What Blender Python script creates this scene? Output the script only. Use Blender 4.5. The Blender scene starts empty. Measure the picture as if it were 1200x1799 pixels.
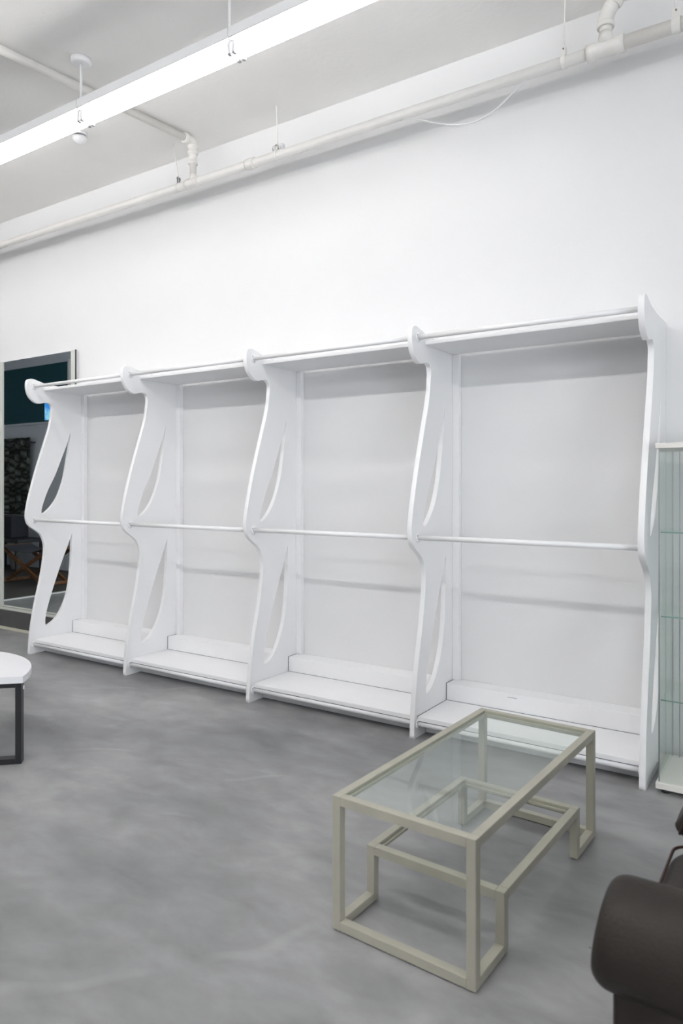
import bpy, bmesh, math, random
from mathutils import Vector, Matrix
random.seed(7)
S = bpy.context.scene
COL = S.collection

# ------------------------------------------------------------------ camera
F_PX, HORIZON, YAW, EYE, CAM_Y = 1255.4, 852.0, 0.5859, 1.445, -4.161
cd = bpy.data.cameras.new('camera')
cam = bpy.data.objects.new('camera', cd)
COL.objects.link(cam)
cd.sensor_fit = 'VERTICAL'
cd.sensor_height = 36.0
cd.lens = F_PX / 1799.0 * 36.0
cd.shift_y = -(1799 / 2 - HORIZON) / 1799.0
cam.location = (0, CAM_Y, EYE)
cam.rotation_euler = (math.pi / 2, 0, YAW)
cd.clip_start = 0.05
cd.dof.use_dof = True
cd.dof.focus_distance = 4.6
cd.dof.aperture_fstop = 3.5
S.camera = cam

# ------------------------------------------------------------------ world, exposure
w = bpy.data.worlds.new('world'); S.world = w; w.use_nodes = True
w.node_tree.nodes['Background'].inputs[0].default_value = (0.90, 0.94, 1, 1)
w.node_tree.nodes['Background'].inputs[1].default_value = 8.5        # overcast fill daylight, comes in through the added, unseen shop window
pl_ = bpy.data.lights.new('fill_window_portal', 'AREA'); pl_.shape = 'RECTANGLE'; pl_.size = 5.0; pl_.size_y = 2.5; pl_.cycles.is_portal = True
po_ = bpy.data.objects.new('fill_window_portal', pl_); COL.objects.link(po_); po_.location = (5.66, -6.5, 1.55); po_.rotation_euler = (math.pi / 2, 0, math.pi / 2)  # samples the daylight of the added fill window
S.view_settings.view_transform = 'Standard'
S.view_settings.look = 'None'
S.view_settings.gamma = 1
S.view_settings.use_curve_mapping = False
S.view_settings.exposure = 0.18
TUBE_POWER = 19.0          # the row along the wall
ROOM_TUBE_POWER = 48.0     # the brighter row over the middle of the shop
S.cycles.max_bounces = 9
S.cycles.diffuse_bounces = 4
S.cycles.glossy_bounces = 4
S.cycles.transparent_max_bounces = 16

# ------------------------------------------------------------------ materials
def srgb(r, g, b):
    f = lambda c: (c / 255 / 12.92) if c / 255 <= 0.04045 else ((c / 255 + 0.055) / 1.055) ** 2.4
    return (f(r), f(g), f(b), 1)

def mat(name, col, rough=0.5, metal=0.0, spec=0.5, noise=0.0, nscale=8.0, bump=0.0, bscale=60.0, rvar=0.0):
    m = bpy.data.materials.new(name); m.use_nodes = True
    nt = m.node_tree; b = nt.nodes['Principled BSDF']
    b.inputs['Base Color'].default_value = col
    b.inputs['Roughness'].default_value = rough
    b.inputs['Metallic'].default_value = metal
    b.inputs['Specular IOR Level'].default_value = spec
    tc = nt.nodes.new('ShaderNodeTexCoord')
    n = nt.nodes.new('ShaderNodeTexNoise'); n.inputs['Scale'].default_value = nscale
    n.inputs['Detail'].default_value = 5
    nt.links.new(tc.outputs['Object'], n.inputs['Vector'])
    if noise:
        r = nt.nodes.new('ShaderNodeMixRGB'); r.blend_type = 'MULTIPLY'
        rp = nt.nodes.new('ShaderNodeMapRange')
        rp.inputs[1].default_value = 0.3; rp.inputs[2].default_value = 0.7
        rp.inputs[3].default_value = 1 - noise; rp.inputs[4].default_value = 1.0
        nt.links.new(n.outputs[0], rp.inputs[0])
        r.inputs[0].default_value = 1; r.inputs[1].default_value = col
        nt.links.new(rp.outputs[0], r.inputs[2]); nt.links.new(r.outputs[0], b.inputs['Base Color'])
    if rvar:
        rp = nt.nodes.new('ShaderNodeMapRange')
        rp.inputs[1].default_value = 0.3; rp.inputs[2].default_value = 0.7
        rp.inputs[3].default_value = rough - rvar; rp.inputs[4].default_value = rough + rvar
        nt.links.new(n.outputs[0], rp.inputs[0]); nt.links.new(rp.outputs[0], b.inputs['Roughness'])
    if bump:
        n2 = nt.nodes.new('ShaderNodeTexNoise'); n2.inputs['Scale'].default_value = bscale
        n2.inputs['Detail'].default_value = 4
        nt.links.new(tc.outputs['Object'], n2.inputs['Vector'])
        bp = nt.nodes.new('ShaderNodeBump'); bp.inputs['Strength'].default_value = bump
        bp.inputs['Distance'].default_value = 0.01
        nt.links.new(n2.outputs[0], bp.inputs['Height']); nt.links.new(bp.outputs[0], b.inputs['Normal'])
    return m

M = {}
M['wall'] = mat('wall_paint', (0.80, 0.80, 0.805, 1), 0.6, noise=0.02, nscale=1.5, bump=0.05, bscale=45)
M['far_wall'] = mat('far_wall_paint', (0.78, 0.815, 0.88, 1), 0.7, noise=0.03, nscale=2)
M['ceiling'] = mat('ceiling_paint', (0.90, 0.89, 0.87, 1), 0.8, noise=0.05, nscale=1.2, bump=0.15, bscale=30)
M['unit'] = mat('white_gloss_paint', (0.90, 0.90, 0.91, 1), 0.32, noise=0.02, nscale=5, bump=0.03, bscale=30)
M['pipe'] = mat('cream_pipe_paint', (0.87, 0.85, 0.815, 1), 0.4, noise=0.04, nscale=9, bump=0.08, bscale=30)
M['white_metal'] = mat('white_enamel', (0.82, 0.82, 0.83, 1), 0.35)
M['steel'] = mat('grey_steel', (0.32, 0.32, 0.33, 1), 0.4, metal=0.9)
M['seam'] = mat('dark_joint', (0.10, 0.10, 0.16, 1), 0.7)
M['dark'] = mat('dark_screw', (0.05, 0.05, 0.06, 1), 0.5)
M['taupe'] = mat('taupe_metal_paint', srgb(170, 167, 153), 0.42, noise=0.07, nscale=14)
M['black_metal'] = mat('black_metal', (0.012, 0.012, 0.015, 1), 0.4)
M['table_white'] = mat('white_laminate', (0.83, 0.83, 0.86, 1), 0.4)
M['leather'] = mat('brown_leather', (0.026, 0.020, 0.017, 1), 0.55, spec=0.3, noise=0.3, nscale=6, bump=0.15, bscale=120, rvar=0.06)
M['piping'] = mat('red_brown_piping', (0.028, 0.008, 0.006, 1), 0.5)
M['cab_white'] = mat('cabinet_white', (0.80, 0.78, 0.74, 1), 0.45)
M['alu'] = mat('aluminium', (0.50, 0.51, 0.53, 1), 0.35, metal=1.0)
M['mirror_frame'] = mat('pale_frame', (0.62, 0.63, 0.58, 1), 0.4)
M['plinth'] = mat('grey_plinth', (0.09, 0.092, 0.088, 1), 0.4, noise=0.2)
M['dark_floor'] = mat('dark_floor', (0.034, 0.032, 0.027, 1), 0.75, noise=0.2, nscale=3)
M['strip'] = mat('pale_strip', (0.62, 0.60, 0.50, 1), 0.5)
M['teal'] = mat('teal_board', (0.0, 0.072, 0.095, 1), 0.6)
M['wood'] = mat('orange_wood', (0.19, 0.075, 0.02, 1), 0.45, noise=0.35, nscale=20)
M['navy'] = mat('dark_canvas', (0.016, 0.019, 0.028, 1), 0.8)
M['grey_white'] = mat('grey_white_plastic', (0.55, 0.55, 0.55, 1), 0.5)

def mirror_material():
    m = bpy.data.materials.new('mirror_glass'); m.use_nodes = True
    b = m.node_tree.nodes['Principled BSDF']
    b.inputs['Base Color'].default_value = (0.74, 0.79, 0.79, 1)
    b.inputs['Metallic'].default_value = 1; b.inputs['Roughness'].default_value = 0.0
    return m
M['mirror'] = mirror_material()

def glass_material(name, tint, rough=0.0):
    m = bpy.data.materials.new(name); m.use_nodes = True
    nt = m.node_tree; nt.nodes.clear()
    out = nt.nodes.new('ShaderNodeOutputMaterial'); mx = nt.nodes.new('ShaderNodeMixShader')
    t = nt.nodes.new('ShaderNodeBsdfTransparent'); g = nt.nodes.new('ShaderNodeBsdfGlossy')
    fr = nt.nodes.new('ShaderNodeFresnel')
    ge = nt.nodes.new('ShaderNodeNewGeometry'); mr = nt.nodes.new('ShaderNodeMapRange')      # same Fresnel on both sides of the pane
    mr.inputs[3].default_value = 1.5; mr.inputs[4].default_value = 1 / 1.5
    nt.links.new(ge.outputs['Backfacing'], mr.inputs[0]); nt.links.new(mr.outputs[0], fr.inputs[0])
    t.inputs[0].default_value = tint; g.inputs['Roughness'].default_value = rough
    g.inputs[0].default_value = (0.95, 1, 0.97, 1)
    nt.links.new(fr.outputs[0], mx.inputs[0]); nt.links.new(t.outputs[0], mx.inputs[1])
    nt.links.new(g.outputs[0], mx.inputs[2]); nt.links.new(mx.outputs[0], out.inputs[0])
    return m
M['glass'] = glass_material('table_glass', (0.965, 0.985, 0.97, 1))
M['cab_glass'] = glass_material('cabinet_glass', (0.975, 0.983, 0.978, 1))
M['glass_edge'] = mat('green_glass_edge', (0.22, 0.36, 0.32, 1), 0.2)

def emit_material(name, power):
    m = bpy.data.materials.new(name); m.use_nodes = True
    nt = m.node_tree; nt.nodes.clear()
    out = nt.nodes.new('ShaderNodeOutputMaterial'); e = nt.nodes.new('ShaderNodeEmission')
    e.inputs[0].default_value = (1.0, 0.985, 0.975, 1); e.inputs[1].default_value = power
    nt.links.new(e.outputs[0], out.inputs[0])
    return m
M['tube'] = emit_material('tube_light', TUBE_POWER)
M['room_tube'] = emit_material('room_tube_light', ROOM_TUBE_POWER)

def concrete_material():
    m = bpy.data.materials.new('polished_concrete'); m.use_nodes = True
    nt = m.node_tree; b = nt.nodes['Principled BSDF']; N = nt.nodes.new; L = nt.links.new
    tc = N('ShaderNodeTexCoord')
    mp = N('ShaderNodeMapping'); mp.inputs['Rotation'].default_value = (0, 0, 0.7); mp.inputs['Scale'].default_value = (0.7, 1.25, 1)
    L(tc.outputs['Object'], mp.inputs[0])
    n1 = N('ShaderNodeTexNoise'); n1.inputs['Scale'].default_value = 0.95; n1.inputs['Detail'].default_value = 7; n1.inputs['Roughness'].default_value = 0.5; n1.inputs['Distortion'].default_value = 0.25
    L(mp.outputs[0], n1.inputs['Vector'])
    cr = N('ShaderNodeValToRGB')
    cr.color_ramp.elements[0].position = 0.12; cr.color_ramp.elements[0].color = (0.075, 0.078, 0.085, 1)
    cr.color_ramp.elements[1].position = 0.88; cr.color_ramp.elements[1].color = (0.43, 0.427, 0.43, 1)
    e = cr.color_ramp.elements.new(0.5); e.color = (0.25, 0.25, 0.254, 1)
    L(n1.outputs[0], cr.inputs[0])
    # fine trowel mottling
    n2 = N('ShaderNodeTexNoise'); n2.inputs['Scale'].default_value = 7; n2.inputs['Detail'].default_value = 8; n2.inputs['Distortion'].default_value = 0.3
    L(mp.outputs[0], n2.inputs['Vector'])
    r2 = N('ShaderNodeMapRange'); r2.inputs[1].default_value = 0.1; r2.inputs[2].default_value = 0.9; r2.inputs[3].default_value = 0.68; r2.inputs[4].default_value = 1.32
    L(n2.outputs[0], r2.inputs[0])
    mu = N('ShaderNodeMixRGB'); mu.blend_type = 'MULTIPLY'; mu.inputs[0].default_value = 1
    L(cr.outputs[0], mu.inputs[1]); L(r2.outputs[0], mu.inputs[2])
    # pale trowel arcs and scratches
    wv = N('ShaderNodeTexWave'); wv.inputs['Scale'].default_value = 0.7; wv.inputs['Distortion'].default_value = 14; wv.inputs['Detail'].default_value = 3; wv.inputs['Detail Scale'].default_value = 0.7
    L(mp.outputs[0], wv.inputs['Vector'])
    r3 = N('ShaderNodeMapRange'); r3.inputs[1].default_value = 0.965; r3.inputs[2].default_value = 1.0; r3.inputs[3].default_value = 0; r3.inputs[4].default_value = 0.30
    L(wv.outputs['Fac'], r3.inputs[0])
    n4 = N('ShaderNodeTexNoise'); n4.inputs['Scale'].default_value = 2.3; L(tc.outputs['Object'], n4.inputs['Vector'])
    r4 = N('ShaderNodeMapRange'); r4.inputs[1].default_value = 0.52; r4.inputs[2].default_value = 0.68
    L(n4.outputs[0], r4.inputs[0])
    ml = N('ShaderNodeMath'); ml.operation = 'MULTIPLY'; L(r3.outputs[0], ml.inputs[0]); L(r4.outputs[0], ml.inputs[1])
    mx = N('ShaderNodeMixRGB'); mx.inputs[2].default_value = (0.42, 0.42, 0.42, 1)
    L(ml.outputs[0], mx.inputs[0]); L(mu.outputs[0], mx.inputs[1])
    # sparse dark specks
    vo = N('ShaderNodeTexVoronoi'); vo.inputs['Scale'].default_value = 3.5; L(tc.outputs['Object'], vo.inputs['Vector'])
    r5 = N('ShaderNodeMapRange'); r5.inputs[1].default_value = 0.014; r5.inputs[2].default_value = 0.022; r5.inputs[3].default_value = 0.6; r5.inputs[4].default_value = 0
    L(vo.outputs['Distance'], r5.inputs[0])
    mx2 = N('ShaderNodeMixRGB'); mx2.inputs[2].default_value = (0.06, 0.055, 0.05, 1)
    L(r5.outputs[0], mx2.inputs[0]); L(mx.outputs[0], mx2.inputs[1])
    mp2 = N('ShaderNodeMapping'); mp2.inputs['Rotation'].default_value = (0, 0, -0.5); mp2.inputs['Scale'].default_value = (1.0, 1.7, 1)
    L(tc.outputs['Object'], mp2.inputs[0])
    n6 = N('ShaderNodeTexNoise'); n6.inputs['Scale'].default_value = 2.4; n6.inputs['Detail'].default_value = 8; n6.inputs['Distortion'].default_value = 0.9
    L(mp2.outputs[0], n6.inputs['Vector'])
    r6 = N('ShaderNodeMapRange'); r6.inputs[1].default_value = 0.15; r6.inputs[2].default_value = 0.85; r6.inputs[3].default_value = 0.74; r6.inputs[4].default_value = 1.26
    L(n6.outputs[0], r6.inputs[0])
    mu2 = N('ShaderNodeMixRGB'); mu2.blend_type = 'MULTIPLY'; mu2.inputs[0].default_value = 1
    L(mx2.outputs[0], mu2.inputs[1]); L(r6.outputs[0], mu2.inputs[2])
    L(mu2.outputs[0], b.inputs['Base Color'])
    rr = N('ShaderNodeMapRange'); rr.inputs[1].default_value = 0.1; rr.inputs[2].default_value = 0.9; rr.inputs[3].default_value = 0.29; rr.inputs[4].default_value = 0.42
    L(n2.outputs[0], rr.inputs[0]); L(rr.outputs[0], b.inputs['Roughness'])
    bp = N('ShaderNodeBump'); bp.inputs['Strength'].default_value = 0.06; bp.inputs['Distance'].default_value = 0.02
    L(n2.outputs[0], bp.inputs['Height']); L(bp.outputs[0], b.inputs['Normal'])
    return m
M['concrete'] = concrete_material()

def curtain_material():
    m = bpy.data.materials.new('stone_print_curtain'); m.use_nodes = True
    nt = m.node_tree; b = nt.nodes['Principled BSDF']; N = nt.nodes.new; L = nt.links.new
    tc = N('ShaderNodeTexCoord'); mp = N('ShaderNodeMapping'); mp.inputs['Scale'].default_value = (5, 0.0, 8)
    L(tc.outputs['Object'], mp.inputs[0])
    vo = N('ShaderNodeTexVoronoi'); vo.feature = 'DISTANCE_TO_EDGE'; vo.inputs['Scale'].default_value = 1.0; L(mp.outputs[0], vo.inputs['Vector'])
    n = N('ShaderNodeTexNoise'); n.inputs['Scale'].default_value = 9; n.inputs['Detail'].default_value = 6; L(tc.outputs['Object'], n.inputs['Vector'])
    a = N('ShaderNodeMath'); a.operation = 'MULTIPLY'; L(vo.outputs['Distance'], a.inputs[0]); L(n.outputs[0], a.inputs[1])
    cr = N('ShaderNodeValToRGB'); cr.color_ramp.elements[0].color = (0.008, 0.010, 0.009, 1); cr.color_ramp.elements[1].position = 0.22; cr.color_ramp.elements[1].color = (0.20, 0.23, 0.20, 1)
    L(a.outputs[0], cr.inputs[0]); L(cr.outputs[0], b.inputs['Base Color']); b.inputs['Roughness'].default_value = 0.9
    return m
M['curtain'] = curtain_material()

def poster_material():
    m = bpy.data.materials.new('blue_screen_image'); m.use_nodes = True
    nt = m.node_tree; b = nt.nodes['Principled BSDF']; N = nt.nodes.new; L = nt.links.new
    tc = N('ShaderNodeTexCoord'); n = N('ShaderNodeTexNoise'); n.inputs['Scale'].default_value = 6; n.inputs['Detail'].default_value = 3
    L(tc.outputs['Object'], n.inputs['Vector'])
    cr = N('ShaderNodeValToRGB'); cr.color_ramp.elements[0].position = 0.4; cr.color_ramp.elements[0].color = (0.05, 0.30, 0.85, 1)
    cr.color_ramp.elements[1].position = 0.6; cr.color_ramp.elements[1].color = (0.35, 0.78, 1.0, 1)
    L(n.outputs[0], cr.inputs[0]); L(cr.outputs[0], b.inputs['Base Color']); L(cr.outputs[0], b.inputs['Emission Color']); b.inputs['Emission Strength'].default_value = 0.7
    return m
M['poster'] = poster_material()

# ------------------------------------------------------------------ helpers
ORG = {}
def box(bm, x0, x1, y0, y1, z0, z1):
    vs = [bm.verts.new((x, y, z)) for x in (x0, x1) for y in (y0, y1) for z in (z0, z1)]
    out = []
    for f in ((0, 1, 3, 2), (4, 6, 7, 5), (0, 4, 5, 1), (2, 3, 7, 6), (0, 2, 6, 4), (1, 5, 7, 3)):
        out.append(bm.faces.new([vs[i] for i in f]))
    return out

def BOX(*a):
    bm = bmesh.new(); box(bm, *a); return bm

def frame_of(d):
    d = d.normalized()
    up = Vector((0, 0, 1)) if abs(d.z) < 0.95 else Vector((1, 0, 0))
    a = d.cross(up).normalized(); b = d.cross(a).normalized()
    return a, b

def tube(bm, pts, r, n=16, cap=True):
    """round tube through the points; r is one radius or one for each point"""
    pts = [Vector(p) for p in pts]
    rs = r if isinstance(r, (list, tuple)) else [r] * len(pts)
    rings = []
    d0 = pts[1] - pts[0]; a, b = frame_of(d0)
    for i, p in enumerate(pts):
        d = (pts[min(i + 1, len(pts) - 1)] - pts[max(i - 1, 0)])
        if d.length > 1e-9:
            d.normalize()
            a = (a - d * a.dot(d)).normalized(); b = d.cross(a).normalized()
        rings.append([bm.verts.new(p + (a * math.cos(2 * math.pi * k / n) + b * math.sin(2 * math.pi * k / n)) * rs[i]) for k in range(n)])
    for i in range(len(rings) - 1):
        for k in range(n):
            f = bm.faces.new((rings[i][k], rings[i][(k + 1) % n], rings[i + 1][(k + 1) % n], rings[i + 1][k])); f.smooth = True
    if cap:
        bm.faces.new(rings[0][::-1]); bm.faces.new(rings[-1])

def stepped(bm, p0, p1, prof, n=20):
    """solid of revolution on the axis p0-p1; prof = [(t, radius), ...]; repeated t gives a sharp step"""
    p0, p1 = Vector(p0), Vector(p1)
    a, b = frame_of(p1 - p0)
    rings = []
    for t, r in prof:
        c = p0.lerp(p1, t)
        rings.append([bm.verts.new(c + (a * math.cos(2 * math.pi * k / n) + b * math.sin(2 * math.pi * k / n)) * max(r, 1e-4)) for k in range(n)])
    for i in range(len(rings) - 1):
        for k in range(n):
            f = bm.faces.new((rings[i][k], rings[i][(k + 1) % n], rings[i + 1][(k + 1) % n], rings[i + 1][k])); f.smooth = True
    bm.faces.new(rings[0][::-1]); bm.faces.new(rings[-1])

def T(pts, r, n=16):
    bm = bmesh.new(); tube(bm, pts, r, n); return bm

def catmull(P, n=6, closed=False):
    out = []; m = len(P)
    for i in range(m if closed else m - 1):
        if closed: p0, p1, p2, p3 = P[i - 1], P[i], P[(i + 1) % m], P[(i + 2) % m]
        else: p0, p1, p2, p3 = P[max(i - 1, 0)], P[i], P[i + 1], P[min(i + 2, m - 1)]
        for k in range(n):
            t = k / n
            out.append(tuple(0.5 * ((2 * b) + (-a + c) * t + (2 * a - 5 * b + 4 * c - d) * t * t + (-a + 3 * b - 3 * c + d) * t ** 3) for a, b, c, d in zip(p0, p1, p2, p3)))
    if not closed: out.append(tuple(P[-1]))
    return out

def link(o):
    COL.objects.link(o); return o

def obj(name, bm, m, parent=None, bevel=0.0, seg=2, mats=None, loc=None, smooth_angle=None):
    """bm is in the thing's own world coordinates; the root's place is taken off"""
    bmesh.ops.recalc_face_normals(bm, faces=bm.faces)
    if bevel:
        es = [e for e in bm.edges if len(e.link_faces) == 2 and e.calc_face_angle(0) > 0.5]
        bmesh.ops.bevel(bm, geom=es, offset=bevel, segments=seg, profile=0.5, affect='EDGES', clamp_overlap=True)
    R = ORG.get(parent.name, Vector()) if parent else Vector(loc or (0, 0, 0))
    if R.length: bmesh.ops.translate(bm, vec=-R, verts=bm.verts)
    me = bpy.data.meshes.new(name); bm.to_mesh(me); bm.free()
    for q in (mats or [m]): me.materials.append(M[q])
    o = link(bpy.data.objects.new(name, me))
    if parent: o.parent = parent; ORG[o.name] = R
    else: o.location = R; ORG[o.name] = R
    return o

def tag(o, label, cat, group=None):
    o['label'] = label; o['category'] = cat
    if group: o['group'] = group
    return o

def thing(name, label, cat, loc, group=None):
    o = link(bpy.data.objects.new(name, None)); o.location = loc; o.empty_display_size = 0.1
    ORG[o.name] = Vector(loc)
    return tag(o, label, cat, group)

def struct(name, bm, m, bevel=0.0, label=None, cat=None):
    o = obj(name, bm, m, bevel=bevel); o['kind'] = 'structure'
    o['label'] = label or name; o['category'] = cat or name.split('_')[0]
    return o

# ------------------------------------------------------------------ the room
CEIL = 4.12
XL, XR, YB = -14.0, 5.6, -10.6
struct('floor', BOX(XL - .1, XR + .1, YB - .1, 0.1, -0.12, 0), 'concrete', label='polished grey mottled concrete floor')
struct('ceiling', BOX(XL - .1, XR + .1, YB - .1, 0.1, CEIL, CEIL + 0.12), 'ceiling', label='plain off-white plaster ceiling')
struct('wall_back', BOX(XL - .1, XR + .1, 0, 0.12, 0, CEIL), 'wall', label='tall white wall behind the clothes shelving')
bm = BOX(XR, XR + .12, YB, -9.0, 0, CEIL)
box(bm, XR, XR + .12, -4.0, 0, 0, CEIL); box(bm, XR, XR + .12, -9.0, -4.0, 0, 0.3); box(bm, XR, XR + .12, -9.0, -4.0, 2.8, CEIL)
struct('wall_right', bm, 'wall', label='white wall with the added fill window, right of the picture')
wn = link(bpy.data.objects.new('fill_window_1', None)); wn.location = (XR + .05, -6.5, .3); ORG[wn.name] = Vector(wn.location); wn['kind'] = 'structure'; wn['label'] = 'large unseen shop window added for fill daylight, out of the picture on the right'; wn['category'] = 'window'  # unseen window, added to let in soft fill light
for k in range(4):
    obj('mullion', BOX(XR + .03, XR + .09, -9.0 + k * (4.94 / 3), -8.94 + k * (4.94 / 3), .3, 2.8), 'white_metal', wn)
for k in range(3):
    y0 = -8.94 + k * (4.94 / 3)
    obj('pane', BOX(XR + .057, XR + .063, y0, y0 + 4.94 / 3 - .06, .36, 2.74), 'cab_glass', wn)
    for z in (.3, 2.74): obj('frame_rail', BOX(XR + .03, XR + .09, y0, y0 + 4.94 / 3 - .06, z, z + .06), 'white_metal', wn)
struct('wall_left', BOX(XL - .12, XL, YB, 0, 0, CEIL), 'far_wall', label='grey wall at the far left end')
struct('wall_front', BOX(XL, XR, YB - .12, YB, 0, CEIL), 'wall', label='white wall behind the camera')
struct('wall_partition', BOX(XL, -10.15, -3.46, -3.34, 0, CEIL), 'far_wall', label='grey partition wall seen in the tall mirror')
struct('floor_annex', BOX(XL, -8.475, -3.335, -0.001, 0.0005, 0.006), 'dark_floor', label='dark brown-grey floor of the far area seen in the tall mirror')
struct('trim_1', BOX(-8.47, -8.41, -3.3, -0.12, 0, 0.012), 'white_metal', bevel=0.003, label='thin white floor strip seen in the tall mirror')

# ------------------------------------------------------------------ shelving unit
U0, DU, TH = -5.6189, 1.2297, 0.030
unit = thing('clothes_shelving_unit', 'white four-bay clothes shelving with curvy cut-out side panels and hanging rails', 'shelving', (-3.16, -0.28, 0))
front = [(-0.29, 2.316), (-0.35, 2.319), (-0.416, 2.328), (-0.47, 2.341), (-0.521, 2.352), (-0.556, 2.346), (-0.574, 2.325), (-0.577, 2.275), (-0.567, 2.229), (-0.546, 2.192), (-0.503, 2.157), (-0.46, 2.149), (-0.407, 2.161), (-0.368, 2.162), (-0.344, 2.145), (-0.336, 2.112), (-0.341, 2.06), (-0.362, 1.946), (-0.416, 1.783), (-0.486, 1.575), (-0.546, 1.37), (-0.577, 1.23), (-0.580, 1.17), (-0.569, 1.122), (-0.541, 1.088), (-0.486, 1.050), (-0.442, 1.012), (-0.416, 0.954), (-0.407, 0.89), (-0.419, 0.779), (-0.448, 0.623), (-0.486, 0.469), (-0.518, 0.316), (-0.541, 0.164), (-0.553, 0.0)]
hole1 = [(-0.148, 1.932), (-0.159, 1.811), (-0.182, 1.679), (-0.214, 1.514), (-0.253, 1.399), (-0.299, 1.311), (-0.362, 1.238), (-0.425, 1.195), (-0.440, 1.216), (-0.425, 1.281), (-0.377, 1.4), (-0.308, 1.529), (-0.244, 1.677), (-0.188, 1.81)]
hole2 = [(-0.131, 1.026), (-0.136, 0.869), (-0.144, 0.721), (-0.163, 0.558), (-0.197, 0.431), (-0.253, 0.324), (-0.317, 0.253), (-0.389, 0.221), (-0.404, 0.251), (-0.395, 0.329), (-0.353, 0.468), (-0.29, 0.638), (-0.234, 0.779), (-0.178, 0.905)]
outline = catmull(front, 5) + [(-0.002, 0.0), (-0.002, 2.314)]
def hole_curve(h):            # sharp tip, smooth elsewhere
    return catmull(h + [h[0]], 5)[:-1]

def panel_mesh():
    cu = bpy.data.curves.new('panel_outline', 'CURVE'); cu.dimensions = '2D'; cu.fill_mode = 'BOTH'
    cu.extrude = TH / 2 - 0.0015; cu.bevel_depth = 0.0015; cu.bevel_resolution = 1
    for P in (outline, hole_curve(hole1), hole_curve(hole2)):
        sp = cu.splines.new('POLY'); sp.points.add(len(P) - 1)
        for q, (y, z) in zip(sp.points, P): q.co = (y, z, 0, 1)
        sp.use_cyclic_u = True
    tmp = bpy.data.objects.new('tmp', cu); COL.objects.link(tmp)
    me = bpy.data.meshes.new_from_object(tmp.evaluated_get(bpy.context.evaluated_depsgraph_get()))
    bpy.data.objects.remove(tmp); bpy.data.curves.remove(cu)
    # curve plane (x, y, z) -> world (Y, Z, X)
    me.transform(Matrix(((0, 0, 1, TH / 2), (1, 0, 0, 0), (0, 1, 0, 0), (0, 0, 0, 1))))
    me.materials.clear(); me.materials.append(M['unit'])
    me.name = 'side_panel'
    return me
pm = panel_mesh()
for i in range(5):
    o = link(bpy.data.objects.new('side_panel', pm)); o.parent = unit
    o.location = Vector((U0 + i * DU, 0, 0)) - ORG[unit.name]

def rail(z, y=-0.506, r=0.0145):
    """one rail between two panels, with a screwed flange at each end"""
    L = DU - TH
    def make():
        bm = bmesh.new(); tube(bm, [(0, 0, 0), (L, 0, 0)], r, 20)
        me = bpy.data.meshes.new('hanging_rail'); bm.to_mesh(me); bm.free(); me.materials.append(M['unit']); return me
    def flange(x, sgn):
        bm = bmesh.new()
        stepped(bm, (x, 0, 0), (x + sgn * 0.006, 0, 0), [(0, 0.030), (0.6, 0.030), (1, 0.027), (1, r + 0.001)], 24)
        for k in range(3):
            a = 2 * math.pi * k / 3 + 0.5
            n0 = len(bm.faces)
            c = Vector((x + sgn * 0.0055, 0.022 * math.cos(a), 0.022 * math.sin(a)))
            stepped(bm, c, c + Vector((sgn * 0.0018, 0, 0)), [(0, 0.0034), (1, 0.0028)], 8)
            bm.faces.ensure_lookup_table()
            for f in bm.faces[n0:]: f.material_index = 1
        bmesh.ops.recalc_face_normals(bm, faces=bm.faces)
        me = bpy.data.meshes.new('flange'); bm.to_mesh(me); bm.free(); me.materials.append(M['unit']); me.materials.append(M['dark']); return me
    if not hasattr(rail, 'me'): rail.me, rail.f0, rail.f1 = make(), flange(0.0005, 1), flange(L - 0.0005, -1)
    for i in range(4):
        o = link(bpy.data.objects.new('hanging_rail', rail.me)); o.parent = unit
        o.location = Vector((U0 + i * DU + TH, y, z)) - ORG[unit.name]
        for fm in (rail.f0, rail.f1):
            c = link(bpy.data.objects.new('flange', fm)); c.parent = o
for z in (2.291, 1.143, 0.0785): rail(z)
for i in range(4):
    a, b = U0 + i * DU + TH + 0.001, U0 + (i + 1) * DU - 0.001
    obj('top_shelf', BOX(a, b, -0.415, -0.028, 2.263, 2.286), 'unit', unit, bevel=0.002)
    bs = obj('bottom_shelf', BOX(a + .001, b - .001, -0.515, -0.002, 0.0955, 0.1205), 'unit', unit, bevel=0.002)
    obj('kick_board', BOX(a + .002, b - .002, -0.415, -0.395, 0.004, 0.095), 'unit', unit, bevel=0.001)
    bl = obj('back_ledge', BOX(a + .003, b - .003, -0.132, -0.002, 0.1215, 0.224), 'unit', unit, bevel=0.0025)
    obj('seam', BOX(a + .004, b - .004, -0.5135, -0.49, 0.0928, 0.0954), 'seam', bs)  # dark strip in the gap under the shelf, its shade put into the colour
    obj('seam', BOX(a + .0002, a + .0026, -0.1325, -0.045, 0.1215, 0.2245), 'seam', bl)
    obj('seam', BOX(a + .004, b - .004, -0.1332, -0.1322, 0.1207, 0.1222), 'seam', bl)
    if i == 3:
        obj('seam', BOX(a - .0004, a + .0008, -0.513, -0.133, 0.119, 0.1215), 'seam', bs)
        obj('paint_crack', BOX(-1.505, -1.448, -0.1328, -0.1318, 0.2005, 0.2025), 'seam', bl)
    obj('corner_batten', BOX(a, a + 0.042, -0.040, -0.002, 0.225, 2.262), 'unit', unit, bevel=0.001)
    obj('corner_batten', BOX(b - 0.042, b, -0.040, -0.002, 0.225, 2.262), 'unit', unit, bevel=0.001)

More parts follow.
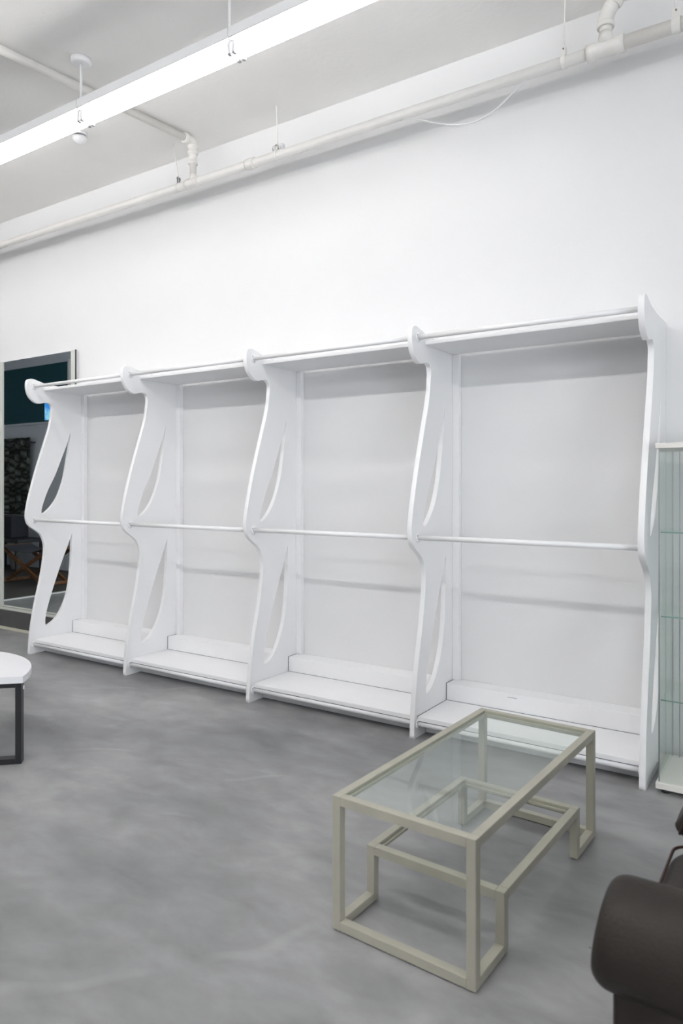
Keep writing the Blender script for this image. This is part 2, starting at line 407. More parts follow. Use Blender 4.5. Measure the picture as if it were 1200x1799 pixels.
# ------------------------------------------------------------------ glass coffee table
ct = thing('glass_coffee_table', 'glass-topped coffee table with stepped taupe metal frame', 'table', (-1.032, -1.69, 0))
ct.rotation_euler = (0, 0, math.radians(-2.5))
ORG[ct.name] = Vector()
CW, CLn, CH, q = 0.254, 0.5625, 0.4375, 0.030
LY, LH = 0.362, 0.195
def bar(name, *a): return obj(name, BOX(*a), 'taupe', ct, bevel=0.0012, seg=1)
for sx in (-1, 1):
    xa, xb = sorted((sx * CW, sx * (CW - q)))
    for sy in (-1, 1):
        ya, yb = sorted((sy * CLn, sy * (CLn - q)))
        lg = bar('leg', xa, xb, ya, yb, 0.004, CH)
        bm = bmesh.new(); stepped(bm, ((xa + xb) / 2, (ya + yb) / 2, 0), ((xa + xb) / 2, (ya + yb) / 2, 0.0045), [(0, 0.010), (1, 0.010)], 12)
        obj('foot_pad', bm, 'dark', lg)
        y2, y3 = sorted((sy * LY, sy * (LY - q)))
        sl = bar('short_leg', xa, xb, y2, y3, 0.004, LH)
        bm = bmesh.new(); stepped(bm, ((xa + xb) / 2, (y2 + y3) / 2, 0), ((xa + xb) / 2, (y2 + y3) / 2, 0.0045), [(0, 0.009), (1, 0.009)], 12)
        obj('foot_pad', bm, 'dark', sl)
        g0, g1 = sorted((sy * (CLn - q - .0003), sy * (LY + .0003)))
        bar('base_rail', xa, xb, g0, g1, 0.004, 0.004 + q)
    bar('top_rail', xa, xb, -CLn + q + .0003, CLn - q - .0003, CH - q, CH)
    bar('shelf_rail', xa, xb, -LY + q + .0003, LY - q - .0003, LH - q, LH)
    # ledges carrying the glass
    xi = sx * (CW - q)
    l0, l1 = sorted((xi - sx * .0003, xi - sx * 0.010))
    bar('glass_lip', l0, l1, -CLn + q + .001, CLn - q - .001, CH - 0.022, CH - 0.012)
    bar('glass_lip', l0, l1, -LY + q + .001, LY - q - .001, LH - 0.022, LH - 0.012)
for sy in (-1, 1):
    ya, yb = sorted((sy * CLn, sy * (CLn - q)))
    bar('top_rail', -CW + q + .0003, CW - q - .0003, ya, yb, CH - q, CH)
    bar('base_rail', -CW + q + .0003, CW - q - .0003, ya, yb, 0.004, 0.004 + q)
    y2, y3 = sorted((sy * LY, sy * (LY - q)))
    bar('shelf_rail', -CW + q + .0003, CW - q - .0003, y2, y3, LH - q, LH)
    yi = sy * (CLn - q); l0, l1 = sorted((yi - sy * .0003, yi - sy * 0.010))
    bar('glass_lip', -CW + q + .011, CW - q - .011, l0, l1, CH - 0.022, CH - 0.012)
    yi = sy * (LY - q); l0, l1 = sorted((yi - sy * .0003, yi - sy * 0.010))
    bar('glass_lip', -CW + q + .011, CW - q - .011, l0, l1, LH - 0.022, LH - 0.012)
def pane(name, parent, m, *a):
    o = obj(name, BOX(*a), m, parent); return o
pane('glass_top', ct, 'glass', -CW + q + .001, CW - q - .001, -CLn + q + .001, CLn - q - .001, CH - 0.0115, CH - 0.0055)

# ------------------------------------------------------------------ display cabinet
CX, CY0, CY1 = -0.627, -0.552, -0.13
CX1 = CX + 0.43
cab = thing('glass_display_cabinet', 'narrow glass display cabinet with white base and top beside the shelving', 'cabinet', (CX + .21, -0.34, 0))
obj('base', BOX(CX, CX1, CY0, CY1, 0.022, 0.05), 'cab_white', cab, bevel=0.002)
obj('top_board', BOX(CX, CX1, CY0, CY1, 1.617, 1.642), 'cab_white', cab, bevel=0.002)
for x in (CX + .04, CX1 - .04):
    for y in (CY0 + .04, CY1 - .04):
        bm = bmesh.new(); stepped(bm, (x, y, 0), (x, y, 0.022), [(0, 0.020), (0.5, 0.020), (1, 0.015)], 14); obj('foot', bm, 'dark', cab)
G = 0.004
pane('side_glass', cab, 'cab_glass', CX + .010, CX + .010 + G, CY0 + .026, CY1 - .010, 0.0505, 1.6165)
pane('side_glass', cab, 'cab_glass', CX1 - .010 - G, CX1 - .010, CY0 + .026, CY1 - .010, 0.0505, 1.6165)
pane('back_glass', cab, 'cab_glass', CX + .016, CX1 - .016, CY1 - .015, CY1 - .011, 0.0505, 1.6165)
d = pane('door', cab, 'cab_glass', CX + .010, CX1 - .010, CY0 + .010, CY0 + .010 + G, 0.053, 1.614)
obj('door_knob', T([(CX1 - .035, CY0 + .010, 0.9), (CX1 - .035, CY0 - .008, 0.9)], 0.009, 12), 'alu', d)
for x in (CX + .0105, CX1 - .0155):
    for y in (CY0 + .019, CY1 - .0195):
        obj('corner_post', BOX(x, x + .005, y, y + .005, 0.0505, 1.6165), 'alu', cab)
for x in (CX + .045, CX1 - .049):
    obj('shelf_post', BOX(x, x + .004, CY1 - .03, CY1 - .026, 0.0505, 1.6165), 'alu', cab)
for z in (1.225, 0.829, 0.435):
    sh = pane('glass_shelf', cab, 'cab_glass', CX + .018, CX1 - .018, CY0 + .030, CY1 - .036, z - .006, z)
    obj('shelf_edge', BOX(CX + .018, CX1 - .018, CY0 + .0285, CY0 + .0298, z - .006, z), 'glass_edge', sh)

# ------------------------------------------------------------------ half-round table
HX, HY, HR = -3.92, -2.377, 0.637
st = thing('half_round_table', 'half-round white table with black metal sled legs, cut by the left edge', 'table', (-3.95, -2.35, 0))
e1 = Vector((-0.7071, -0.7071, 0)); n1 = Vector((-0.7071, 0.7071, 0))     # along the straight edge / away from it
C0 = Vector((HX, HY, 0)); off = -0.094
def chord_pt(s, dn, z): p = C0 + e1 * s + n1 * (off + dn); return Vector((p.x, p.y, z))
half = math.sqrt(HR ** 2 - off ** 2)
bm = bmesh.new(); a0 = math.asin(off / HR); ring = []
for k in range(49):
    a = a0 + (math.pi - 2 * a0) * k / 48
    p = C0 + e1 * (HR * math.cos(a)) + n1 * (HR * math.sin(a)); ring.append((p.x, p.y))
lo = [bm.verts.new((x, y, 0.422)) for x, y in ring]; hi = [bm.verts.new((x, y, 0.458)) for x, y in ring]
bm.faces.new(lo[::-1]); bm.faces.new(hi)
for k in range(len(ring)): bm.faces.new((lo[k], lo[(k + 1) % len(ring)], hi[(k + 1) % len(ring)], hi[k]))
obj('table_top', bm, 'table_white', st, bevel=0.002)
def obar(name, p, qv, wn, z0, z1, m='black_metal'):
    """bar from p to qv on plan, width wn across, between two heights"""
    d = (qv - p); d.z = 0; d.normalize(); s = Vector((-d.y, d.x, 0)) * wn / 2
    bm = bmesh.new()
    lo = [bm.verts.new((v.x, v.y, z0)) for v in (p - s, p + s, qv + s, qv - s)]
    hi = [bm.verts.new((v.x, v.y, z1)) for v in (p - s, p + s, qv + s, qv - s)]
    bm.faces.new(lo[::-1]); bm.faces.new(hi)
    for k in range(4): bm.faces.new((lo[k], lo[(k + 1) % 4], hi[(k + 1) % 4], hi[k]))
    return obj(name, bm, m, st, bevel=0.0015)
for dn, hs in ((0.045, half - 0.012), (0.50, 0.30)):
    A, B = chord_pt(-hs, dn, 0), chord_pt(hs, dn, 0)
    for P_, sg in ((A, 1), (B, -1)):
        obar('leg', P_, P_ + e1 * (0.030 * sg), 0.055, 0.0, 0.4215)
    obar('floor_bar', A + e1 * .0303, B - e1 * .0303, 0.055, 0.0, 0.028)
    obar('top_bar', A + e1 * .0303, B - e1 * .0303, 0.055, 0.396, 0.4215)
bolt = chord_pt(-half + 0.010, 0.055, 0.39)
obj('bolt', BOX(bolt.x - .004, bolt.x + .004, bolt.y - .004, bolt.y + .004, 0.378, 0.396), 'white_metal', st)

# ------------------------------------------------------------------ brown armchair
AX0, AX1 = -0.385, 0.46
arm = thing('leather_armchair', 'dark brown leather armchair with rolled arms and piped seat cushion', 'armchair', (0.03, -2.2, 0))
def extr(profile, x0, x1, axis='x', steps=1, swell=0.0):
    bm = bmesh.new(); rings = []
    for k in range(steps + 1):
        t = k / steps; x = x0 + (x1 - x0) * t
        e = 1 - swell * (abs(2 * t - 1) ** 6)
        cy = sum(p[0] for p in profile) / len(profile); cz = sum(p[1] for p in profile) / len(profile)
        rings.append([bm.verts.new((x, cy + (p[0] - cy) * e, cz + (p[1] - cz) * e)) for p in profile])
    n = len(profile)
    for k in range(steps):
        for j in range(n):
            f = bm.faces.new((rings[k][j], rings[k][(j + 1) % n], rings[k + 1][(j + 1) % n], rings[k + 1][j])); f.smooth = True
    bm.faces.new(rings[0][::-1]); bm.faces.new(rings[-1])
    return bm
def roll_profile(yc, sgn, rz=0.5, r=0.113):
    """rolled arm in (Y, Z): a fat roll over a narrower panel; sgn = side facing outward"""
    P = []
    for k in range(33):
        a = 2 * math.pi * k / 33
        P.append((yc + sgn * r * math.cos(a) * 1.0, rz + r * math.sin(a)))
    return P
def arm_mesh(yc, sg, x0, lean, rr=0.045):
    P = roll_profile(yc, sg); cy = yc; bm = bmesh.new(); rings = []
    st = [(x0 + rr * (1 - math.sin(math.pi / 2 * k / 6)), 1 - rr * .8 / 0.113 * (1 - math.cos(math.pi / 2 * k / 6))) for k in range(6, -1, -1)][::-1]
    st = [(x0 + rr * (1 - math.cos(math.pi / 2 * k / 6)), 1 - 0.30 * (1 - math.sin(math.pi / 2 * k / 6))) for k in range(7)]
    st += [(x0 + rr + (AX1 - x0 - rr) * k / 8, 1.0) for k in range(1, 9)]
    for x, e in st:
        f = max(0, 1 - (x - x0) / 0.3)
        rings.append([bm.verts.new((x + lean * max(0, z - .40) * f, cy + (y - cy) * e, 0.5 + (z - 0.5) * e)) for y, z in P])
    n = len(P)
    for k in range(len(rings) - 1):
        for j in range(n):
            fc = bm.faces.new((rings[k][j], rings[k][(j + 1) % n], rings[k + 1][(j + 1) % n], rings[k + 1][j])); fc.smooth = True
    bm.faces.new(rings[0][::-1]); bm.faces.new(rings[-1])
    return bm
for yc, sg, x0, lean in ((-2.575, -1, -0.392, 0.10), (-1.785, 1, -0.352, 0.36)):
    a = obj('arm', arm_mesh(yc, sg, x0, lean), 'leather', arm)
    obj('arm_panel', BOX(x0 + .046, AX1 - .01, yc - .069, yc + .069, .14, .45), 'leather', a, bevel=.012, seg=3)
    if sg > 0:
        loop = []
        for k in range(25):
            an = math.radians(-50 + 280 * k / 24); z = 0.5 + 0.108 * math.sin(an)
            loop.append((x0 + .012 + lean * max(0, z - .40), yc + sg * 0.108 * math.cos(an), z))
        obj('piping', T(catmull(loop, 2), 0.005, 8), 'piping', a)
def cushion(x0, x1, y0, y1, z0, z1, crown, r=0.035, nx=18, ny=16):
    bm = bmesh.new()
    cx, cy = (x0 + x1) / 2, (y0 + y1) / 2; hx, hy = (x1 - x0) / 2, (y1 - y0) / 2
    def se(t): return math.copysign(abs(math.sin(t)) ** 0.45, math.sin(t))
    def ce(t): return math.copysign(abs(math.cos(t)) ** 0.25, math.cos(t))
    hz = (z1 - z0) / 2; rows = []
    for i in range(17):
        ph = -math.pi / 2 + math.pi * i / 16; row = []
        for j in range(48):
            th = 2 * math.pi * j / 48
            c = ce(ph) if 0 < i < 16 else 0.0
            ex = math.copysign(abs(math.cos(th)) ** 0.3, math.cos(th)); ey = math.copysign(abs(math.sin(th)) ** 0.3, math.sin(th))
            x, y = cx + hx * c * ex, cy + hy * c * ey
            z = (z0 + z1) / 2 + hz * se(ph) + crown * max(0, math.sin(ph)) * (1 - abs(c * ex) ** 2) * (1 - abs(c * ey) ** 2)
            row.append(bm.verts.new((x, y, z)))
        rows.append(row)
    for i in range(16):
        for j in range(48):
            f = bm.faces.new((rows[i][j], rows[i][(j + 1) % 48], rows[i + 1][(j + 1) % 48], rows[i + 1][j])); f.smooth = True
    bmesh.ops.remove_doubles(bm, verts=bm.verts, dist=1e-5)
    return bm
seat_y0, seat_y1 = -2.488, -1.935
sc = obj('seat_cushion', cushion(-0.338, 0.24, seat_y0, seat_y1, 0.305, 0.435, 0.02), 'leather', arm)
def rrect(x0, x1, y0, y1, z, r=0.05):
    pts = []
    for cx, cy, a0 in ((x1 - r, y1 - r, 0), (x0 + r, y1 - r, 90), (x0 + r, y0 + r, 180), (x1 - r, y0 + r, 270)):
        for k in range(6):
            a = math.radians(a0 + 18 * k); pts.append((cx + r * math.cos(a), cy + r * math.sin(a), z))
    return pts + [pts[0]]
obj('piping', T(rrect(-0.332, 0.236, seat_y0 + .006, seat_y1 - .006, 0.425), 0.0042, 8), 'piping', sc)
obj('piping', T(rrect(-0.332, 0.236, seat_y0 + .006, seat_y1 - .006, 0.318), 0.0042, 8), 'piping', sc)
obj('seat_base', BOX(-0.335, 0.40, -2.50, -1.875, 0.12, 0.302), 'leather', arm, bevel=0.02, seg=3)
bm = cushion(0.20, 0.46, -2.49, -1.885, 0.30, 0.86, 0.0)
obj('backrest', bm, 'leather', arm)
for x in (-0.30, 0.38):
    for y in (-2.57, -1.80):
        bm = bmesh.new(); stepped(bm, (x, y, 0), (x, y, 0.141), [(0, 0.018), (1, 0.028)], 14); obj('leg', bm, 'black_metal', arm)

# ------------------------------------------------------------------ mirror
MY = -0.024
mx0, mx1, mz0, mz1 = -6.935, -5.687, 0.19, 2.692
mir = thing('wall_mirror', 'tall pale-framed mirror against the white wall left of the shelving', 'mirror', ((mx0 + mx1) / 2, MY, 0.19))
SW = 0.062
pane('mirror_glass', mir, 'mirror', mx0 + .02, mx1 - .02, MY, MY + .006, mz0 + .02, mz1 - .004)
obj('backing', BOX(mx0 + .004, mx1 - .004, MY + .0065, -0.001, mz0 + .004, mz1 - .002), 'white_metal', mir)
for a, b in ((mx0, mx0 + .075), (mx1 - SW, mx1)):
    obj('frame_stile', BOX(a, b, MY - .010, MY - .0004, mz0 + .03, mz1 + .001), 'mirror_frame', mir, bevel=0.002)
obj('frame_edge', BOX(mx1 + .0003, mx1 + .006, MY - .010, MY + .004, mz0, mz1 + .001), 'dark', mir)
obj('bottom_rail', BOX(mx0, mx1, MY - .016, MY - .0004, mz0, mz0 + .026), 'mirror_frame', mir, bevel=0.002)
obj('bottom_bead', BOX(mx0 + .076, mx1 - SW - .001, MY - .012, MY - .0004, mz0 + .034, mz0 + .042), 'mirror_frame', mir)
pl = thing('mirror_plinth', 'low dark grey plinth under the tall mirror', 'plinth', ((mx0 + mx1) / 2, -0.03, 0))
obj('body', BOX(mx0 - .3, mx1, -0.052, -0.001, 0.026, 0.1895), 'plinth', pl, bevel=0.002)
obj('floor_strip', BOX(mx0 - .3, mx1, -0.062, -0.001, 0.0, 0.0255), 'strip', pl, bevel=0.002)

# ------------------------------------------------------------------ sprinkler piping
PY, PZ, PR = -0.220, 3.765, 0.0305
pp = thing('sprinkler_pipe', 'cream painted sprinkler pipe running below the ceiling along the wall', 'pipe', (-3.5, PY, PZ))
obj('main_pipe', T([(XL + 1, PY, PZ), (-0.93 - .085, PY, PZ)], PR, 24), 'pipe', pp)
obj('main_pipe', T([(-0.93 + .085, PY, PZ), (XR - .05, PY, PZ)], PR * 1.15, 24), 'pipe', pp)
def collar(bm, p, d, r, l):
    d = Vector(d).normalized(); p = Vector(p)
    stepped(bm, p - d * l / 2, p + d * l / 2, [(0, r * .9), (0, r), (0.2, r * 1.05), (0.8, r * 1.05), (1, r), (1, r * .9)], 24)
EX = -3.985
bm = bmesh.new()
stepped(bm, (EX - .065, PY, PZ), (EX + .065, PY, PZ), [(0, PR), (0, PR * 1.22), (.22, PR * 1.25), (.25, PR * 1.15), (.75, PR * 1.15), (.78, PR * 1.25), (1, PR * 1.22), (1, PR)], 24)
stepped(bm, (EX, PY, PZ + .01), (EX, PY, PZ + .075), [(0, PR), (.5, PR * .95), (1, PR * .8)], 20)
obj('pipe_tee', bm, 'pipe', pp)
zb = 4.083
bm = bmesh.new()
stepped(bm, (EX, PY, PZ + .06), (EX, PY, zb - .03), [(0, .026), (.35, .026), (.35, .037), (.42, .037), (.42, .031), (.7, .031), (.7, .040), (.78, .040), (.78, .033), (.9, .033), (.9, .041), (1, .040)], 20)
obj('riser', bm, 'pipe', pp)
bx, by = -4.125, -1.80
bdir = Vector((bx - EX, by - PY, 0)).normalized()
bm = bmesh.new()
el = [Vector((EX, PY, zb - .05))]
for k in range(7):
    a = math.pi / 2 * k / 6
    el.append(Vector((EX, PY, zb)) + bdir * (.035 * (1 - math.cos(a))) + Vector((0, 0, -.035 + .035 * math.sin(a))))
el.append(Vector((EX, PY, zb)) + bdir * .07)
tube(bm, el, .033, 18)
collar(bm, Vector((EX, PY, zb)) + bdir * .07, bdir, .037, .03)
obj('elbow', bm, 'pipe', pp)
p1 = Vector((EX, PY, zb)) + bdir * .08
obj('branch_pipe', T([p1, p1 + bdir * 5.2], .0275, 18), 'pipe', pp)
bm = bmesh.new(); collar(bm, (-3.40, PY, PZ), (1, 0, 0), PR * 1.3, .075); obj('coupling', bm, 'pipe', pp)
# big tee and offset riser near the right edge
RX, RP = -0.93, PR * 1.15
bm = bmesh.new()
stepped(bm, (RX - .095, PY, PZ), (RX + .095, PY, PZ), [(0, RP), (0, RP * 1.27), (.2, RP * 1.3), (.24, RP * 1.14), (.76, RP * 1.14), (.8, RP * 1.3), (1, RP * 1.27), (1, RP)], 24)
stepped(bm, (RX, PY, PZ + .02), (RX, PY, PZ + .085), [(0, RP * 1.1), (.6, RP * 1.05), (1, RP * .95)], 20)
obj('pipe_tee', bm, 'pipe', pp)
obj('riser', T([(RX, PY, PZ + .06), (RX, PY, PZ + .15)], RP * .9, 20), 'pipe', pp)
bm = bmesh.new()
path = [(RX, PY, PZ + .12), (RX, PY, PZ + .15), (RX + .006, PY, PZ + .175), (RX + .022, PY, PZ + .205), (RX + .045, PY, PZ + .235)]
tube(bm, path, RP * 1.12, 20)
collar(bm, path[0], (0, 0, 1), RP * 1.25, .026); collar(bm, path[-1], (.6, 0, .8), RP * 1.25, .026)
obj('elbow', bm, 'pipe', pp)
obj('riser', T([(RX + .04, PY, PZ + .23), (RX + .125, PY, CEIL)], RP * .98, 20), 'pipe', pp)

def hanger(x, label, top_dx=0.0, kind='strap', r=PR):
    bm = bmesh.new()
    wv = .012 if kind == 'strap' else (.020 if kind == 'wide' else .007)
    for k in range(20):
        a0, a1 = 2 * math.pi * k / 20, 2 * math.pi * (k + 1) / 20
        quad = []
        for xx in (x - wv, x + wv):
            for rr in (r + .0005, r + .004):
                for a in (a0, a1): quad.append(bm.verts.new((xx, PY + rr * math.sin(a), PZ + rr * math.cos(a))))
        for f in ((0, 1, 3, 2), (4, 6, 7, 5), (2, 3, 7, 6), (0, 4, 5, 1)): bm.faces.new([quad[i] for i in f])
    bmesh.ops.remove_doubles(bm, verts=bm.verts, dist=1e-5)
    h = obj('pipe_hanger', bm, 'pipe', pp); h['label'] = label
    top = r + .05
    for y0 in (PY - .012, PY + .009):
        obj('clamp_ear', BOX(x - wv, x + wv, y0, y0 + .003, PZ + r - .002, PZ + top), 'pipe' if kind != 'clip' else 'steel', h)
    obj('bolt', T([(x, PY - .02, PZ + top - .015), (x, PY + .02, PZ + top - .015)], .0045, 8), 'steel', h)
    pts = [(x, PY, PZ + top - .02), (x + top_dx * .3, PY, PZ + top + .08), (x + top_dx, PY, CEIL - .0005)]
    obj('hanger_rod', T(catmull(pts, 4), .0042, 8), 'pipe', h)
    if kind == 'knob':
        bm = bmesh.new(); stepped(bm, (x - .05, PY + .01, PZ + r + .028), (x + .05, PY + .01, PZ + r + .028), [(0, .012), (.1, .02), (.3, .022), (.35, .009), (.65, .009), (.7, .024), (.9, .022), (1, .012)], 14)
        obj('wing_nut', bm, 'white_metal', h)
    return h
hanger(-4.14, 'slim rod pipe hanger left of the branch elbow', -0.06, 'clip')
hanger(-3.155, 'pipe hanger with a round white knob and tall rod', -0.01, 'knob')
hanger(-1.150, 'pipe hanger strap with thin rod left of the large tee', 0.006)
hanger(-0.585, 'wide pipe hanger clamp at the right edge', -0.05, 'wide', PR * 1.15)

cord = [(-2.15, PY - .01, PZ - PR - .006), (-2.05, PY - .014, PZ - PR - .035), (-1.92, PY - .016, PZ - PR - .095), (-1.78, PY - .018, PZ - PR - .145), (-1.66, PY - .018, PZ - PR - .160), (-1.54, PY - .016, PZ - PR - .125), (-1.44, PY - .012, PZ - PR - .06), (-1.36, PY - .008, PZ - PR - .006)]
tag(obj('hanging_cable', T(catmull(cord, 6), .0042, 8), 'white_metal', loc=(-1.75, PY, PZ - .1)), 'thin white cable drooping below the sprinkler pipe', 'cable')

# ------------------------------------------------------------------ fluorescent fixtures
FY, FL, JX, FZ = -1.33, 1.25, -2.54, 3.778
def make_fixture():
    r = link(bpy.data.objects.new('fluorescent_fixture', None)); ORG[r.name] = Vector()
    L = FL
    # housing: channel with sloped reflector
    bm = bmesh.new(); prof = [(-.070, .100), (.070, .100), (.072, .046), (.040, .040), (.030, .052), (-.030, .052), (-.040, .040), (-.072, .046)]
    A = [bm.verts.new((.003, y, z - .06)) for y, z in prof]; B = [bm.verts.new((L - .003, y, z - .06)) for y, z in prof]
    for k in range(len(prof)): bm.faces.new((A[k], A[(k + 1) % len(prof)], B[(k + 1) % len(prof)], B[k]))
    bm.faces.new(A[::-1]); bm.faces.new(B)
    obj('housing', bm, 'white_metal', r)
    obj('housing_seam', BOX(.003, L - .003, -.0735, -.0722, -.018, -.0145), 'steel', r)
    for y in (-.036, .036):
        obj('tube', T([(.032, y, -.058), (L - .032, y, -.058)], .0135, 14), 'tube', r)
        for x0, x1 in ((.006, .026), (L - .026, L - .006)):
            s = obj('socket', BOX(x0, x1, y - .012, y + .012, -.078, -.018), 'white_metal', r, bevel=.003)
            obj('socket_cap', BOX(x0 + .002, x1 - .002, y - .0105, y + .0105, -.0835, -.0785), 'steel', s)
    SX = .055
    # stem and canopy above the right-hand joint
    obj('stem', T([(L - SX, .004, .0405), (L - SX, .004, CEIL - FZ - .026)], .008, 12), 'white_metal', r)
    bm = bmesh.new(); h = CEIL - FZ
    stepped(bm, (L - SX, .004, h - .0005), (L - SX, .004, h - .034), [(0, .062), (.7, .062), (.92, .057), (1, .046), (1, .012)], 28)
    obj('canopy', bm, 'white_metal', r)
    bm = bmesh.new(); box(bm, L - SX - .008, L - SX + .008, -.006, .014, .0402, .056); obj('stem_bracket', bm, 'steel', r)
    return r
def copy_tree(o, parent=None):
    c = o.copy(); link(c); c.parent = parent
    for ch in list(o.children): copy_tree(ch, c)
    return c
proto = make_fixture(); first = True
rows = ((FY, range(-4, 2)), (-3.85, range(-4, 4)), (-6.40, range(-4, 4)))  # the rearmost row is unseen, added as frontal fill light
names = {0: 'twin-tube fluorescent fixture in the middle of the visible row, between two joints',
         1: 'nearest twin-tube fluorescent fixture, running off the top edge',
         -1: 'twin-tube fluorescent fixture at the left edge beyond the round ceiling canopy'}
for ry, ks in rows:
    for k in ks:
        o = proto if first else copy_tree(proto); first = False
        if ry == -3.85:
            for ch in o.children:
                if ch.name.startswith('tube'):
                    if not hasattr(copy_tree, 'me'): copy_tree.me = {}
                    if ch.data.name not in copy_tree.me:
                        c2 = ch.data.copy(); c2.materials[0] = M['room_tube']; copy_tree.me[ch.data.name] = c2
                    ch.data = copy_tree.me[ch.data.name]
        o.location = (JX + (k - 1) * FL, ry, FZ)
        if ry == FY: lab = names.get(k, 'fluorescent fixture further along the row by the wall, out of the picture')
        else: lab = 'fluorescent fixture in the two unseen rows above and behind the camera, the rear one added as fill'
        tag(o, lab, 'light', 'suspended fluorescent fixtures')

# ceiling detector
dt = thing('ceiling_detector', 'round white dome detector on the ceiling behind the light row', 'detector', (-4.66, -0.735, CEIL))
bm = bmesh.new(); stepped(bm, (-4.66, -.735, CEIL - .0005), (-4.66, -.735, CEIL - .022), [(0, .058), (.8, .058), (1, .05)], 28); obj('mount_ring', bm, 'white_metal', dt)
bm = bmesh.new(); stepped(bm, (-4.66, -.735, CEIL - .0225), (-4.66, -.735, CEIL - .034), [(0, .040), (1, .040)], 28); obj('dark_gap', bm, 'dark', dt)
bm = bmesh.new(); stepped(bm, (-4.66, -.735, CEIL - .0345), (-4.66, -.735, CEIL - .085), [(0, .056), (.3, .055), (.55, .049), (.78, .036), (.93, .018), (1, .002)], 28); obj('dome', bm, 'white_metal', dt)

# ------------------------------------------------------------------ things seen in the mirror
PYF = -3.34
bd = thing('teal_pegboard', 'dark teal pegboard on the far wall, seen in the mirror', 'board', (-11.37, PYF, 2.52))
obj('panel', BOX(-12.36, -10.42, PYF + .001, PYF + .025, 2.535, 3.515), 'teal', bd)
bm = BOX(-10.419, -10.385, PYF + .001, PYF + .035, 2.50, 3.55)
obj('side_trim', bm, 'white_metal', bd)
obj('bottom_trim', BOX(-12.36, -10.42, PYF + .001, PYF + .035, 2.50, 2.534), 'far_wall', bd)
bm = bmesh.new()
for i in range(19):
    for j in range(9):
        x, z = -12.28 + i * .1, 2.62 + j * .1
        box(bm, x - .006, x + .006, PYF + .0245, PYF + .0258, z - .006, z + .006)
ph = obj('peg_holes', bm, 'dark', bd); ph['kind'] = 'stuff'
po = obj('blue_screen', BOX(-11.06, -10.62, PYF + .0265, PYF + .030, 2.56, 2.88), 'poster', loc=(-10.84, PYF + .028, 2.72))
tag(po, 'small bright blue screen on the teal pegboard, seen in the mirror', 'screen')
# curtain
cu = thing('stone_print_curtain', 'grey stone-print eyelet curtain on a black rod, seen in the mirror', 'curtain', (-11.8, PYF + .06, 0.92))
bm = bmesh.new(); NX = 60; g = []
for j in range(2):
    z = 2.275 if j else 0.92
    g.append([bm.verts.new((-12.20 + .80 * i / NX, PYF + .085 + .028 * math.sin(i / NX * math.pi * 9), z)) for i in range(NX + 1)])
back = [[bm.verts.new((v.co.x, v.co.y - .004, v.co.z)) for v in row] for row in g]
for i in range(NX):
    for f in ((g[0][i], g[0][i + 1], g[1][i + 1], g[1][i]), (back[0][i + 1], back[0][i], back[1][i], back[1][i + 1])):
        fc = bm.faces.new(f); fc.smooth = True
obj('cloth', bm, 'curtain', cu)
obj('curtain_rod', T([(-12.26, PYF + .085, 2.19), (-11.36, PYF + .085, 2.19)], .014, 12), 'dark', cu)
for i in range(5):
    x = -12.12 + .155 * i
    obj('eyelet', T([(x - .006, PYF + .085, 2.19), (x + .006, PYF + .085, 2.19)], .036, 14), 'dark', cu)
for x in (-12.25, -11.37):
    obj('rod_bracket', BOX(x - .008, x + .008, PYF + .001, PYF + .075, 2.18, 2.20), 'dark', cu)
# folding stool with crossed wooden legs
stl = thing('folding_stool', 'folding stool with crossed orange wooden legs and dark canvas, seen in the mirror', 'stool', (-9.58, -2.2, 0))
def plank(p, qv, y0, y1, h):
    p, qv = Vector(p), Vector(qv); d = (qv - p).normalized(); nrm = Vector((-d.z, 0, d.x)) * h / 2
    bm = bmesh.new(); vs = []
    for y in (y0, y1):
        for v in (p - nrm, qv - nrm, qv + nrm, p + nrm): vs.append(bm.verts.new((v.x, y, v.z)))
    bm.faces.new(vs[:4][::-1]); bm.faces.new(vs[4:])
    for k in range(4): bm.faces.new((vs[k], vs[(k + 1) % 4], vs[4 + (k + 1) % 4], vs[4 + k]))
    return bm
for y in (-2.40, -2.02):
    obj('leg', plank((-10.02, 0, .045), (-9.05, 0, .515), y, y + .03, .05), 'wood', stl, bevel=.004)
    obj('leg', plank((-9.12, 0, .045), (-10.10, 0, .515), y + .033, y + .063, .05), 'wood', stl, bevel=.004)
for x, z in ((-10.04, .03), (-9.10, .03), (-10.09, .53), (-9.06, .53)):
    obj('cross_bar', BOX(x - .022, x + .022, -2.44, -1.93, z - .018, z + .022), 'wood', stl, bevel=.004)
bm = bmesh.new(); N_ = 16; r0 = []; r1 = []
for i in range(N_ + 1):
    t = i / N_; x = -10.10 + 1.05 * t; z = .556 - .09 * (1 - (2 * t - 1) ** 2)
    r0.append([bm.verts.new((x, y, z)) for y in (-2.42, -1.95)]); r1.append([bm.verts.new((x, y, z - .006)) for y in (-2.42, -1.95)])
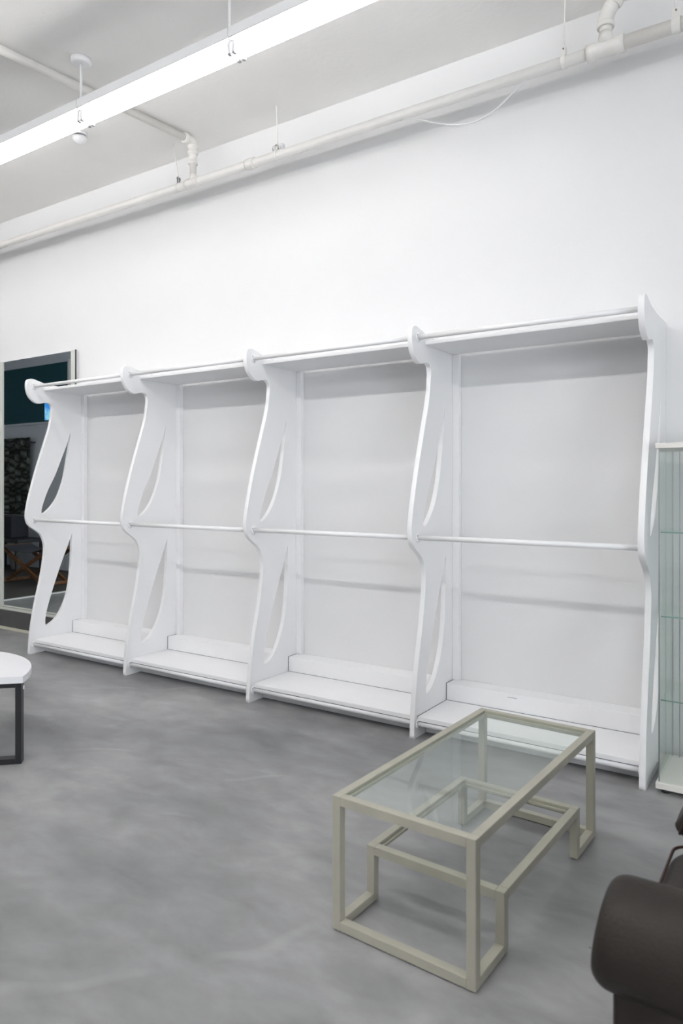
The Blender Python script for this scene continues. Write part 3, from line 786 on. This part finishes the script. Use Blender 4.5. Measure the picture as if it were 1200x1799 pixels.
for i in range(N_):
    for f in ((r0[i][0], r0[i + 1][0], r0[i + 1][1], r0[i][1]), (r1[i][0], r1[i][1], r1[i + 1][1], r1[i + 1][0]), (r0[i][0], r1[i][0], r1[i + 1][0], r0[i + 1][0]), (r0[i][1], r0[i + 1][1], r1[i + 1][1], r1[i][1])):
        bm.faces.new(f)
obj('canvas_seat', bm, 'navy', stl)
# low black table by the partition
lt = thing('low_black_table', 'long low black table by the far wall, seen in the mirror', 'table', (-11.75, -3.0, 0))
obj('table_top', BOX(-12.7, -10.75, -3.14, -2.62, .50, .555), 'black_metal', lt, bevel=.004)
for x in (-12.6, -11.9, -10.85):
    for y in (-3.10, -2.66): obj('leg', BOX(x - .02, x + .02, y - .02, y + .02, 0, .4995), 'black_metal', lt)
bx_ = thing('black_case', 'boxy black case standing on the low black table, seen in the mirror', 'case', (-11.55, -2.9, .556))
obj('body', BOX(-11.95, -11.2, -3.10, -2.78, .556, .92), 'navy', bx_, bevel=.015)
obj('corner_post', BOX(-11.99, -11.953, -3.0, -2.92, .556, .94), 'wood', bx_)
obj('latch', BOX(-11.66, -11.50, -2.779, -2.773, .59, .62), 'grey_white', bx_)
pb = thing('white_post', 'slim white post by the far wall, seen in the mirror', 'post', (-12.31, -3.245, 0))
bm = bmesh.new(); stepped(bm, (-12.31, -3.245, .0), (-12.31, -3.245, 1.24), [(0, .07), (.02, .085), (.05, .07), (.97, .062), (1, .055)], 20); 
obj('shaft', bm, 'white_metal', pb)
bk = thing('pale_bucket', 'small pale bucket under the low table, seen in the mirror', 'bucket', (-11.45, -3.0, 0))
bm = bmesh.new(); stepped(bm, (-11.45, -3.02, 0), (-11.45, -3.02, .30), [(0, .075), (.9, .125), (.9, .132), (1, .134), (1, .12), (.3, .09)], 22); obj('shell', bm, 'grey_white', bk)
obj('handle', T([(-11.45 + .13 * math.cos(a), -3.02 + .02, .29 + .10 * math.sin(a)) for a in [math.pi * k / 12 for k in range(13)]], .004, 8), 'steel', bk)
